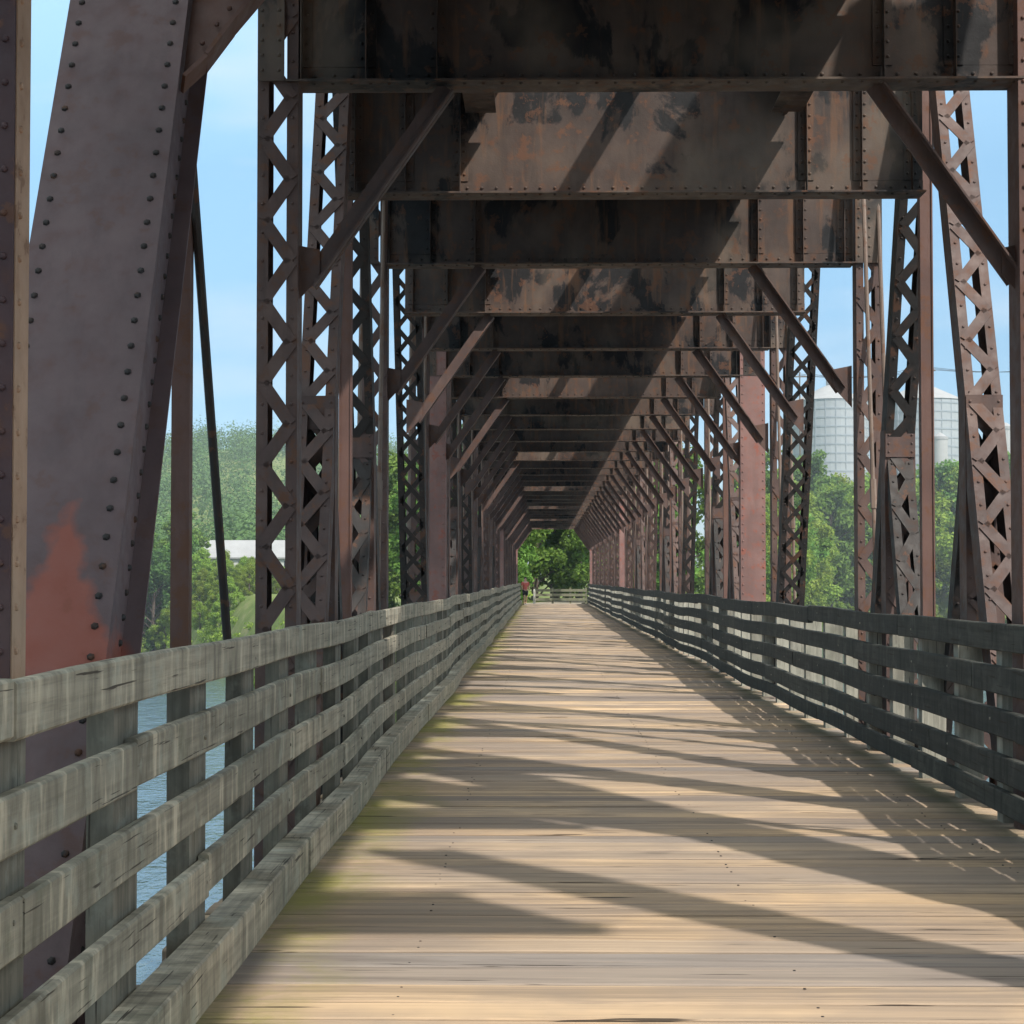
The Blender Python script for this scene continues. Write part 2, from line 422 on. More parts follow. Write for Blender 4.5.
BASE = -1.5
def floor_beam():
    a = MB(); h = 2.48
    a.box(-h, h, -.008, .008, BEAM_Z, BEAM_Z+BEAM_H)
    for z0, z1 in ((BEAM_Z-.014, BEAM_Z), (BEAM_Z+BEAM_H, BEAM_Z+BEAM_H+.014)): a.box(-h, h, -.16, .16, z0, z1)
    for s in (-1, 1):
        y0, y1 = sorted((s*.008, s*.02))
        a.box(-h, h, y0, y1, BEAM_Z+.001, BEAM_Z+.11); a.box(-h, h, y0, y1, BEAM_Z+BEAM_H-.11, BEAM_Z+BEAM_H-.001)
    y = -.0215
    for sx in (-1, 1):
        for x in (1.48, 1.95, 2.38):
            x0 = sx*x
            for k, dx in ((0, -.065), (1, .003)):
                a.box(x0+dx, x0+dx+.062, -.030, -.0085, BEAM_Z+.112, BEAM_Z+BEAM_H-.112)
            a.box(x0-.003, x0+.003, -.12, -.0305, BEAM_Z+.005, BEAM_Z+BEAM_H-.005)          # outstanding leg
            z = BEAM_Z + .17
            while z < BEAM_Z + BEAM_H - .12:
                a.rivet((x0+.034, -.030, z), (0,-1,0), .014, .011); a.rivet((x0-.034, -.030, z), (0,-1,0), .014, .011); z += .1
    x = -h + .06
    while x < h:
        a.rivet((x, -.020, BEAM_Z+.055), (0,-1,0), .015, .012)
        a.rivet((x, -.09, BEAM_Z-.014), (0,0,-1), .015, .012); x += .125
    a.box(-2.38, -1.95, -.0205, -.009, BEAM_Z+.112, BEAM_Z+BEAM_H-.112); a.box(1.95, 2.38, -.0205, -.009, BEAM_Z+.112, BEAM_Z+BEAM_H-.112)
    return a

def knee(s):
    """knee brace from the floor beam down to the post, two angles back to back, x measured from the middle of the bridge"""
    a = MB(); p0 = Vector((s*1.42, 0, BEAM_Z-.02)); p1 = Vector((s*2.34, 0, 3.60))
    a.bar(p0, p1, .014, .11, up=(0,1,0))
    for q in (-1, 1):
        off = Vector((0, q*.045, 0))
        n = (p1-p0).cross(Vector((0,1,0))).normalized()*.055
        a.bar(p0+off+n, p1+off+n, .075, .013, up=(0,1,0))
    a.prism([(s*2.46,-.02,3.42),(s*2.46,-.02,3.86),(s*2.26,-.02,3.82),(s*2.26,-.02,3.64)], (0,.014,0))
    return a

def stringer(length=PITCH):
    a = MB(); zb = BEAM_Z+.68; zt = BEAM_Z+BEAM_H-.02
    a.box(-.008, .008, .012, length-.012, zb, zt)
    a.box(-.13, .13, .18, length-.18, zb-.014, zb); a.box(-.13, .13, .18, length-.18, zt, zt+.014)
    for q in (-1, 1):
        x0, x1 = sorted((q*.0085, q*.02)); a.box(x0, x1, .03, length-.03, zb+.001, zb+.09)
        for k in range(1, 5):
            y = length*k/5; x0, x1 = sorted((q*.021, q*.08)); a.box(x0, x1, y-.006, y+.006, zb+.002, zt-.002)
    return a

PROTO = {}
def proto(name, mat, builder, lacing=None):
    """hidden away: the first use takes the object itself, later uses copy it"""
    o = builder.build(name, mat)
    if lacing is not None: lacing.build('lacing', mat, o)
    key = (name, len(PROTO)); PROTO[key] = [o, False]
    return key
def use(key, loc, parent, rot=(0,0,0), scale=(1,1,1)):
    rec = PROTO[key]
    if not rec[1]:
        rec[1] = True; o = rec[0]; o.location = loc; o.rotation_euler = rot; o.scale = scale; o.parent = parent
        return o
    return copy_to(rec[0], loc, parent, rot, scale)

LEG_A = Vector((0, 3.45, BASE+.2)); 
def leg_len(dy, dz): return math.hypot(dy, dz)
APEX_Z = TOP - .1
DY = 3.42                                      # foot of a diagonal from its apex, along the bridge
DZ = APEX_Z - BASE
post_k = proto('laced_post', M['steel'], *laced('p', CHORD-.15-BASE, w=.27, pitch=.27))
leg_k = proto('diagonal', M['steel'], *laced('d', leg_len(DY, DZ), w=.28, pitch=.26))
legd_k = proto('diagonal', M['rod'], *laced('d', leg_len(DY, DZ), w=.28, pitch=.26))  # near-black twin of the diagonal, silhouette shade put into its colour
legx_k = proto('diagonal', M['rod'], *laced('d', leg_len(DY, DZ), w=.36, pitch=.34, cross=True, lace=.06))
SUB_T = 3.05
sub_k = proto('sub_strut', M['steel'], *laced('s', SUB_T-BASE, w=.29, pitch=.24, lace=.075, top_plate=.26))
sdl = math.hypot(1.75, SUB_T-.2-BASE)
sdiag_k = proto('sub_diagonal', M['rod'], *laced('sd', sdl, w=.24, d=.16, pitch=.28))
beam_k = proto('floor_beam', M['beam'], floor_beam())
kneeL = proto('knee_brace', M['steel'], knee(-1)); kneeR = proto('knee_brace', M['steel'], knee(1))
str_k = proto('stringer', M['beam'], stringer())
def bar_mb(length, w, d):
    a = MB(); a.box(-w/2, w/2, -d/2, d/2, 0, length)
    for s in (-1, 1): a.box(s*w/2-.006, s*w/2+.006, -d/2-.012, d/2+.012, .01, length-.01)
    return a
def decking(open_middle):
    a = MB(); zb = BEAM_Z+BEAM_H+.03; n = 9; w = PITCH/n
    for i in range(n):
        y = i*w + random.uniform(-.02, .02); d = random.uniform(.0, .03)
        if open_middle and i > 1:
            a.box(-2.5, -.95 + random.uniform(-.08, .05), y, y+.31, zb, zb+.2-d)
            a.box(.98 + random.uniform(-.05, .08), 1.48, y, y+.31, zb, zb+.2-d)
        else: a.box(-2.5, 1.48 + random.uniform(-.03, .05), y, y+.31, zb, zb+.2-d)
    a.box(-2.55, -2.3, 0, PITCH-.01, zb+.201, zb+.34); a.box(1.18, 1.38, 0, PITCH-.01, zb+.201, zb+.34);
    a.box(-1.3, -.95, 0, PITCH-.01, zb+.201, zb+.30)
    if open_middle: a.box(.16, .30, 0, PITCH-.01, zb+.1, zb+.2)
    return a
updeck_k = [proto('upper_decking', M['post_r'], decking(q)) for q in (False, True)]
hang_k = proto('hanger', M['hanger'], bar_mb(CHORD-BASE-.3, .10, .09))
def rod_mb(length):
    a = MB(); a.tube((0,0,0), (0,0,length), .022, n=8); a.tube((0,0,.02), (0,0,.2), .036, n=8); a.tube((0,0,length-.2), (0,0,length-.02), .036, n=8)
    a.tube((0,0,length*.42), (0,0,length*.42+.3), .034, n=6); return a
rod_k = proto('tie_rod', M['dulltan'], rod_mb(math.hypot(1.5, TOP-BASE)))

def plated_post():
    a = MB(); L = CHORD-.15-BASE
    a.box(-.20, .20, -.15, -.136, 0, L)
    for s in (-1, 1):
        x0, x1 = sorted((s*.186, s*.20)); a.box(x0, x1, -.135, .15, 0, L)
        z = .1
        while z < L: a.rivet((s*.165, -.151, z), (0,-1,0), .015, .012); z += .14
    n = int(L/.4)
    for i in range(n): a.bar((-.18 if i % 2 else .18, .145, .2+i*.4), (.18 if i % 2 else -.18, .145, .6+i*.4), .01, .06, up=(0,1,0))
    return a
plate_k = proto('plated_post', M['redplate'], plated_post()); plate2_k = proto('plated_post', M['hanger'], plated_post())

def chord_seg(length):
    a = MB()
    for s in (-1, 1): a.box(s*.16-.009, s*.16+.009, 0, length-.004, -.2, .2)
    a.box(-.19, .19, 0, length-.004, .2005, .214)
    for s in (-1, 1):
        for z in (-.19, .19):
            x0, x1 = sorted((s*.17, s*.225)); a.box(x0, x1, 0, length-.004, z-.007, z+.007)
    return a
top_k = proto('top_chord', M['steel'], chord_seg(PITCH))
bot_k = proto('bottom_chord', M['steel'], chord_seg(PITCH))
def cross_girder():
    a = MB(); a.box(-2.7, 2.7, -.01, .01, -1.15, -.42); a.box(-2.7, 2.7, -.15, .15, -.419, -.405); a.box(-2.7, 2.7, -.15, .15, -1.165, -1.151); return a
def gusset(s):
    a = MB()
    if True:
        a.box(*sorted((s*2.484, s*(2.66 if s < 0 else 2.76))), -.158, -.146, BEAM_Z-.012, BEAM_Z+BEAM_H+.01)
        for q in (2.52, 2.63):
            z = BEAM_Z+.06
            while z < BEAM_Z+BEAM_H: a.rivet((s*q, -.158, z), (0,-1,0), .014, .011); z += .1
    return a
cg_k = proto('cross_girder', M['steel'], cross_girder())
gus_k = []
for _s in (-1, 1): gus_k.append(proto('gusset_plate', M['beam'], gusset(_s)))

def place_leg(key, apex_y, x, sgn, root, oy):
    """diagonal from its foot (apex_y + sgn*DY at BASE) up to the apex"""
    ang = math.atan2(sgn*DY, DZ)
    return use(key, (x, apex_y + sgn*DY - oy, BASE), root, (ang, 0, 0))

def span(k_from, k_to, label, apexes, posts, plates, subs=True):
    oy = KY(k_from)
    root = empty('truss_span', (0, oy, 0)); tag(root, label, 'bridge span', 'steel truss spans of the bridge')
    for k in range(k_from, k_to+1):
        y = KY(k) - oy
        if k == k_to and k != NK: pass
        else:
            use(beam_k, (CX, y, 0), root); use(cg_k, (CX, y, 0), root)
            if k in posts or k in plates: [use(g, (CX, y, 0), root) for g in gus_k]
            if k not in (-3, -2, -1, 1):
                use(kneeL, (CX, y, 0), root); use(kneeR, (CX, y, 0), root)
        if k < k_to:
            for s in (-1.30, 1.30): use(str_k, (CX+s, y, 0), root)
            use(updeck_k[1 if k in (0, 2) or (k > 4 and k % 5 == 0) else 0], (CX, y, 0), root)
            for x in (XL, XR):
                use(bot_k, (x, y, BASE+.2), root)
                if not (k_from < 0 and k < 0): use(top_k, (x, y, CHORD), root)
    for x in (XL, XR):
        for k in posts:
            if k == 0 and x == XR: use(plate2_k, (3.335, KY(k)-oy, BASE), root)
            else: use(post_k, (x, KY(k)-oy, BASE), root)
        for k in plates: use(plate_k, (x, KY(k)-oy, BASE), root)
        for k in apexes:
            ya = KY(k) + .3
            full = k == 1 or (k > 5 and k % 4 == 2)          # every other panel has the full pair with sub-struts
            for sgn in ((-1, 1) if full else (1,)):
                key = legx_k if (k == 3 and sgn == 1) else (legd_k if sgn == 1 and k < 12 else leg_k)
                place_leg(key, ya, x, sgn, root, oy)
                if not full: continue
                t = (APEX_Z-(SUB_T-.2))/DZ
                ys = ya + sgn*DY*t
                use(sub_k, (x, ys - oy - .05*sgn, BASE), root)
                ang = math.atan2(-sgn*1.75, SUB_T-.2-BASE)
                use(sdiag_k, (x, ys - sgn*1.75 - oy, BASE+.05), root, (-ang, 0, 0))
            if full: use(hang_k, (x, ya+.35-oy, BASE+.1), root)
            for q in (-.12, .12):
                use(rod_k, (x+q*.8, KY(k)+2.35-oy+q, BASE), root, (math.atan2(-1.35, TOP-BASE), 0, 0))
    return root

near = span(-3, 5, 'nearest rusty steel truss span, with the wide riveted mauve end post and red primer stain', (1, 3), (0, 2, 4), ())
mid = span(5, 18, 'middle rusty truss span, starting at the pair of faded pink plated posts', (6, 8, 10, 12, 14, 16), (7, 9, 11, 13, 15, 17), (5,))
far = span(18, 31, 'farthest dark truss span, ending before the green trees', (19, 21, 23, 25, 27, 29), (20, 22, 24, 26, 28, 30), (18, 31))

# ---- the inclined end posts of the near span, and what hangs from them
OY = KY(-3)
def end_post(side):
    x0 = CX + side*2.835
    y_b, z_b, y_t, z_t = 6.94-.62*.527*1.0 - .165, BASE+.2, 7.63+.527*(TOP-EYE+.325), TOP
    y_b = 7.63 + .527*(z_b-EYE+.325)
    L = math.hypot(y_t-y_b, z_t-z_b); ang = math.atan2(-(y_t-y_b), z_t-z_b)
    a = MB(); w = .59
    a.box(-w/2, w/2, 0, .014, 0, L)
    for s in (-1, 1):
        x1, x2 = sorted((s*(w/2-.03), s*(w/2-.045))); a.box(x1, x2, .0145, .37, 0, L)
        x1, x2 = sorted((s*(w/2-.029), s*(w/2+.0))); a.box(x1, x2, .0145, .026, 0, L); 
        x1, x2 = sorted((s*(w/2-.029), s*(w/2+.05))); a.box(x1, x2, .36, .374, 0, L)
    for i in range(int(L/.5)):
        a.bar((-.24 if i % 2 else .24, .378, .1+i*.5), (.24 if i % 2 else -.24, .378, .6+i*.5), .01, .06, up=(0,1,0))
    f2 = len(a.f)
    for s in (-1, 1):
        z = .06
        while z < L:
            a.rivet((s*(w/2-.062), -.001, z), (0,-1,0), .018, .011); z += .138
        z = .05
        while z < L:
            if (z % 1.1) < .5: a.rivet((s*(w/2-.0295), .07, z), (s,0,0), .017, .013)
            a.rivet((s*(w/2-.0295), .31, z), (s,0,0), .017, .013); z += .12
    o = a.build('end_post', M['plate'], near, mat2=M['rod'], f2=f2); o.location = (x0, y_b-OY, z_b); o.rotation_euler = (ang, 0, 0)
    def on(z): return 7.63 + .527*(z-EYE+.325)
    # knee bracket of the portal
    kb = MB(); xi = CX + side*(2.835-.295)
    pts = [(0, 2.42), (-.10, 2.54), (-.22, 2.76), (-.42, 3.08), (-1.05, 3.85), (-1.05, 4.6), (0, 4.6)]
    P = [(xi + side*px, on(EYE+pz)-OY+.10, EYE+pz) for (px, pz) in pts]
    kb.prism(P, (0, .02, 0))
    for i in range(5):
        p, q = Vector(P[i]), Vector(P[i+1]); kb.bar(p+Vector((0,.01,0)), q+Vector((0,.01,0)), .16, .02, up=(0,1,0))
    for i in range(1, 5):
        p, q = Vector(P[i]), Vector(P[i+1])
        nn = max(2, int((q-p).length/.1))
        for k in range(nn): kb.rivet(p.lerp(q, (k+.5)/nn) + Vector((side*.05, -.002, .05)), (0,-1,0), .015, .012)
    kb.build('portal_bracket', M['hanger'], near)
    hb = MB(); hb.bar((CX+side*2.745, 10.3-OY, BASE), (CX+side*2.745, 10.3-OY, EYE+2.75), .10, .09)
    hb.build('hanger', M['hanger'], near)
    rd = MB(); rd.tube((CX+side*2.68, 10.0-OY, EYE+2.66), (CX+side*2.62, 12.3-OY, -1.3), .026, n=8)
    rd.build('tie_rod', M['rod'], near)
for sd in (-1, 1): end_post(sd)
ps = MB(); yb = 7.63+.527*(6.2-EYE+.325)
ps.box(CX-2.54, CX+2.54, yb-OY-.01, yb-OY+.01, 5.9, 7.2); ps.box(CX-2.54, CX+2.54, yb-OY-.12, yb-OY+.12, 5.88, 5.899)
ps.build('portal_strut', M['beam'], near)

# the last posts of the span the photographer stands in
prev = empty('truss_span', (0, 6.1, 0)); tag(prev, 'dark wine steel end column with a tan flange edge, before the wide end post', 'bridge span', 'steel truss spans of the bridge')
def h_column(side):
    a = MB(); c = MB(); xi = CX + side*2.47
    a.box(*sorted((xi + side*.004, xi + side*.50)), -.095, -.082, BASE, 7.2)
    a.box(*sorted((xi + side*.062, xi + side*.44)), -.012, .012, BASE, 7.2)
    a.box(*sorted((xi + side*.441, xi + side*.50)), -.08, .08, BASE, 7.2)
    for k in range(60): a.rivet((xi + side*.035, -.095, BASE + .1 + k*.14), (0,-1,0), .014, .01)
    a.build('column_web', M['wine'], prev)
    c.box(*sorted((xi, xi + side*.06)), -.08, .08, BASE, 7.2)
    for k in range(60):
        z = BASE + .1 + k*.14; c.rivet((xi, -.04, z), (-side,0,0), .014, .01)
    c.build('column_flange', M['tanflange'], prev)
for sd in (-1, 1): h_column(sd)
for key, y in ((beam_k, -2.0), (beam_k, 1.65)): use(key, (CX, y-6.1-(0 if y > 0 else 0), 0), prev)
for y in (-9.3, -5.65, -2.0, 1.65-.02): use(updeck_k[0], (CX, y-6.1-.02, 0), prev)
for x in (XL, XR): use(top_k, (x, -2-6.1, CHORD), prev); use(bot_k, (x, 2.2-6.1, BASE+.2), prev)

# ------------------------------------------------------------------ terrain, water
WATER = -10.0
def shore(x):
    if x < -8: return min(122 + (-8-x)*3.3, 300)
    if x > 10: return min(122 + (x-10)*6.0, 420)
    return 122.0
def smooth(a, b, t):
    t = max(0, min(1, (t-a)/(b-a))); return t*t*(3-2*t)
def ground_z(x, y):
    d = y - shore(x)
    near_end = math.exp(-((x-CX)/9)**2)
    width = 4 + 28*(1-near_end)
    z = -13 + 12.4*smooth(-3, width, d) + .5*near_end*smooth(0, 4, d)
    hill = smooth(60, 800, d)
    if x < 0: z += hill*(74 + 10*math.sin(x*.011+1) + 8*math.sin(x*.027)) * smooth(-10, -70, x)
    else: z += hill*6
    z += .3*math.sin(x*.21)*math.sin(y*.17)*smooth(6, 30, d)
    return z
def axis_pts(segs):
    out = []
    for a, b, n in segs: out += list(np.linspace(a, b, n, endpoint=False))
    return out + [segs[-1][1]]
gx = axis_pts([(-3000,-400,14), (-400,-80,26), (-80,-14,40), (-14,16,40), (16,90,40), (90,400,24), (400,3000,14)])
gy = axis_pts([(-1500,100,12), (100,135,35), (135,460,80), (460,1200,30), (1200,5000,12)])
mb = MB(); nx = len(gx)
for y in gy:
    for x in gx: mb.v.append((x, y, ground_z(x, y) if y > 90 else -13))
for j in range(len(gy)-1):
    for i in range(nx-1): mb.f.append((j*nx+i, j*nx+i+1, (j+1)*nx+i+1, (j+1)*nx+i))
gm = NT('grassy_ground'); w = gm.worldpos(); n = gm.noise(w, .35, 6, .62); n2 = gm.noise(w, 3, 4)
gcol = gm.ramp(n, [(.3, (.08,.12,.03)), (.5, (.13,.17,.045)), (.68, (.22,.21,.10))])
gm.pbr(gm.mix(gm.ramp(n2, [(.5, 0.0), (.8, .6)]), gcol, (.15,.16,.06)), .95, gm.bump(n2, .6, .1), spec=.1)
o = mb.build('ground', gm.m, smooth=True); o['kind'] = 'structure'
# the path where the bridge lands
pm = MB()
for i in range(13):
    y = Y_END - .1 + i*2.2; c = CX - .0 + (i/12)**2*3.0
    for x in (c-1.9, c+1.9): pm.v.append((x, y, max(ground_z(c, y), -.2) + .055 + .02*math.sin(i)))
for i in range(12): pm.f.append((2*i, 2*i+1, 2*i+3, 2*i+2))
M['path'] = plain('dirt_path', (.30,.25,.19), (.42,.36,.28), 1.5, .95)
o = pm.build('path', M['path']); o['kind'] = 'structure'
# water
wm = NT('river_water'); wv = wm.worldpos((1, .55, 1))
wn = wm.math('ADD', wm.noise(wv, .55, 4, .6), wm.math('MULTIPLY', wm.noise(wv, 2.3, 3, .6), .35))
wm.pbr((.055,.085,.10), .12, wm.bump(wn, .55, .35), spec=.5)
mb = MB(); mb.v = [(-3000,-1500,WATER),(3000,-1500,WATER),(3000,1500,WATER),(-3000,1500,WATER)]; mb.f = [(0,1,2,3)]
o = mb.build('river_water', wm.m); o['kind'] = 'structure'

# ------------------------------------------------------------------ trees
def leaf_mesh(centres, radii, n, size, flat=.9, seed=0, follow=1.1):
    """n leaf-sized quads spread through the clumps; returns vertex array and face array"""
    r = np.random.default_rng(seed)
    c = np.asarray(centres, float); R = np.asarray(radii, float)
    p = R**2; p /= p.sum(); idx = r.choice(len(c), n, p=p)
    d = r.normal(size=(n, 3)); d /= np.linalg.norm(d, axis=1)[:, None]
    rad = R[idx]*(r.random(n)**.45)*(.82+.36*r.random(n))
    pos = c[idx] + d*rad[:, None]*np.array([1, 1, flat])
    nrm = d*follow + r.normal(size=(n, 3))*.8 + np.array([0, 0, .35]); nrm /= np.linalg.norm(nrm, axis=1)[:, None]
    a = np.cross(nrm, r.normal(size=(n, 3))); a /= np.linalg.norm(a, axis=1)[:, None]
    b = np.cross(nrm, a); s = size*(.6+.8*r.random(n))[:, None]
    bend = nrm*s*.25
    v = np.stack([pos-a*s*.95, pos-b*s*.5+bend*.3, pos+a*s*.95-bend, pos+b*s*.5+bend*.3], 1).reshape(-1, 3)
    return v
def mesh_quads(name, v, mat, parent=None):
    n = len(v)//4; me = bpy.data.meshes.new(name)
    me.vertices.add(len(v)); me.vertices.foreach_set('co', v.astype(np.float32).ravel())
    me.loops.add(len(v)); me.loops.foreach_set('vertex_index', np.arange(len(v), dtype=np.int32))
    me.polygons.add(n); me.polygons.foreach_set('loop_start', np.arange(0, len(v), 4, dtype=np.int32))
    me.materials.append(mat); me.update(calc_edges=True)
    o = bpy.data.objects.new(name, me); COL.objects.link(o)
    if parent: o.parent = parent
    return o
def tree_proto(h, spread, n, size, mat, seed, low=.25, col=None):
    r = random.Random(seed); root = empty('tree'); t = MB()
    lean = (r.uniform(-.04, .04)*h, r.uniform(-.04, .04)*h)
    t.path([(0,0,-1.5), (lean[0]*.2, lean[1]*.2, h*.2), (lean[0]*.6, lean[1]*.6, h*.5), (lean[0], lean[1], h*.9)], [h*.03, h*.022, h*.014, h*.004], 8)
    cs, rs = [], []
    nl = 26
    for i in range(nl):
        f = i/(nl-1); z = h*(low + (1-low)*f*.93); a = i*2.4 + r.uniform(-.5, .5)
        prof = math.sin(math.pi*min(1, .22 + .78*f))**.75 if f < .999 else .2
        reach = spread*prof*r.uniform(.45, 1.0)
        p = (lean[0]*f + math.cos(a)*reach, lean[1]*f + math.sin(a)*reach, z)
        t.path([(lean[0]*f*.6, lean[1]*f*.6, z-h*.14), ((lean[0]*f+p[0])*.5, (lean[1]*f+p[1])*.5, z-h*.04), p], [h*.008, h*.005, h*.002], 5)
        cs.append(p); rs.append(h*r.uniform(.06, .135))
        for q in range(2):
            cs.append((p[0]+r.gauss(0, h*.06), p[1]+r.gauss(0, h*.06), p[2]+r.gauss(0, h*.05))); rs.append(h*r.uniform(.035, .08))
    t.build('trunk', M['bark'], root)
    mesh_quads('crown', leaf_mesh(cs, rs, n, size, .85, seed), mat, root)
    return root
def tree_at(pr, x, y, s, rz, label, group, first, z=None):
    zz = ground_z(x, y) if z is None else z
    if first: o = pr; o.location = (x, y, zz); o.rotation_euler = (0, 0, rz); o.scale = (s, s, s)
    else: o = copy_to(pr, (x, y, zz), None, (0, 0, rz), (s, s, s))
    tag(o, label, 'tree', group); return o
tA = tree_proto(12, 4.2, 15000, .21, M['leaf'], 3, .12)
tB = tree_proto(11, 3.8, 14000, .20, M['leaf_light'], 5, .06)
tC = tree_proto(14, 4.6, 15000, .24, M['leaf_dark'], 9, .15)
protos = {'A': tA, 'B': tB, 'C': tC}; usedp = set()
def put(k, x, y, s, label, group):
    f = k not in usedp; usedp.add(k)
    return tree_at(protos[k], x, y, s, random.uniform(0, 6.28), label, group, f)
GE = 'trees beyond the far end of the bridge'
for k, x, y, s in [('A',-3.4,136,.72), ('A',-.5,147,.9), ('A',3.0,150,.95), ('A',5.2,138,.7), ('A',7.5,142,.95), ('A',-8,144,.95), ('C',1.2,166,1.15), ('C',-6,160,1.1), ('A',10,158,1.2), ('B',12,141,.8), ('A',-11,155,1.1)]:
    lab = {'A': 'leafy green tree seen through the far opening of the bridge', 'B': 'pale green bushy tree beside the path at the far bridge end', 'C': 'dark green tree at the back of the far bridge opening'}[k]
    put(k, x, y, s, lab, GE)
GL = 'trees on the left river bank'
for k, x, y, s in [('C',-63,308,1.2), ('A',-59,312,1.05), ('B',-55,308,.62), ('B',-51,306,.5), ('B',-47.5,304,.5), ('A',-66,316,1.25), ('B',-60,303,.55), ('A',-62,325,1.2), ('C',-70,312,1.1), ('B',-43,300,.52), ('A',-38,318,.9), ('C',-33,308,1.0), ('B',-65.5,302,.5), ('A',-75,318,1.3), ('B',-57.5,301,.5), ('B',-53,300,.48), ('B',-49.5,299,.45), ('B',-46,302,.5), ('B',-52,312,.6)]:
    lab = {'A': 'green round tree on the left river bank', 'B': 'yellow green bush low on the left river bank', 'C': 'dark tall tree on the left river bank'}[k]
    put(k, x, y, s, lab, GL)
for i in range(16):
    x = -42 - i*1.1 + random.uniform(-.5, .5); y = shore(x) + random.uniform(16, 34)
    put('B', x, y, random.uniform(.30, .46), 'yellow green bush low on the left river bank', GL)
for i in range(26):
    y = random.uniform(262, 328); x = (random.uniform(226, 285)-541)/1900*y
    put('B', x, y, random.uniform(.30, .42), 'small yellow green bush on the slope below the barn', GL)
GR = 'trees on the right river bank'
for i in range(44):
    x = 21 + i*2.2 + random.uniform(-1, 1); y = shore(x) + random.uniform(10, 40); k = random.choice('AABBBB'); s = random.uniform(.8, 1.15)*(1.0 + max(0, (y-150))/230)
    lab = {'A': 'green tree on the right river bank below the pale tanks', 'B': 'yellow green tree on the right river bank', 'C': 'dark green tree on the right river bank'}[k]
    put(k, x, y, s, lab, GR)
for i in range(26):
    x = 22 + i*3.4 + random.uniform(-1, 1); y = shore(x) + random.uniform(3, 9)
    put('B', x, y, random.uniform(.5, .8), 'yellow green bush at the foot of the right bank trees', GR)
# the wooded hill far off to the left: one mass
cs, rs = [], []
for i in range(900):
    y = 360 + 900*random.random()**1.3; x = -.34*y + random.uniform(-.10, .30)*y - 10
    if x > -20: continue
    z = ground_z(x, y); q = random.uniform(4.5, 9)
    cs.append((x, y, z+q*.9)); rs.append(q)
M['leaf_hill'] = foliage('hill_woodland_leaves', (.065,.14,.05), (.105,.195,.07), (.15,.24,.09), .3, .11)
o = mesh_quads('hill_woodland', leaf_mesh(cs, rs, 260000, .6, 1.1, 21, 3.0), M['leaf_hill'])
tag(o, 'hazy green wooded hill far beyond the left bank', 'woodland', kind='stuff')
# undergrowth along the banks
cs, rs = [], []
for i in range(420):
    x = random.uniform(-95, 110); y = shore(x) + random.uniform(2, 22)
    if abs(x-CX-1) < 3.6 and y < 150: continue
    cs.append((x, y, ground_z(x, y)+.3)); rs.append(random.uniform(.6, 1.7))
o = mesh_quads('bank_undergrowth', leaf_mesh(cs, rs, 60000, .22, .8, 33), M['leaf_light'])
tag(o, 'low green undergrowth along the river banks', 'undergrowth', kind='stuff')

# ------------------------------------------------------------------ far end: barrier, bollard, person
def end_barrier():
    r = empty('timber_barrier', (CX+.3, Y_END+2.6, 0)); tag(r, 'low mossy timber barrier across the path at the far bridge end', 'barrier')
    for i, z in enumerate((.25, .55, .86)):
        a = MB(); a.box(-1.55, 2.0, -.04, .04, z-.09, z+.09); a.build('rail', M['gate'], r)
    for x in (-1.5, -.3, .9, 1.95):
        a = MB(); a.box(x-.07, x+.07, .041, .18, -.4, 1.02); a.prism([(x-.07,.041,1.02),(x+.07,.041,1.02),(x,.041,1.07)], (0,.139,0)); a.build('post', M['gate'], r)
end_barrier()
a = MB(); a.tube((0,0,-.3), (0,0,.85), .085, .08, 14); a.tube((0,0,.85), (0,0,.93), .08, .03, 14); a.tube((0,0,.70), (0,0,.76), .092, .092, 14)
o = a.build('bollard', M['bollard']); o.location = (-.45, Y_END+.5, .03); tag(o, 'pale bollard standing where the planks end', 'bollard')

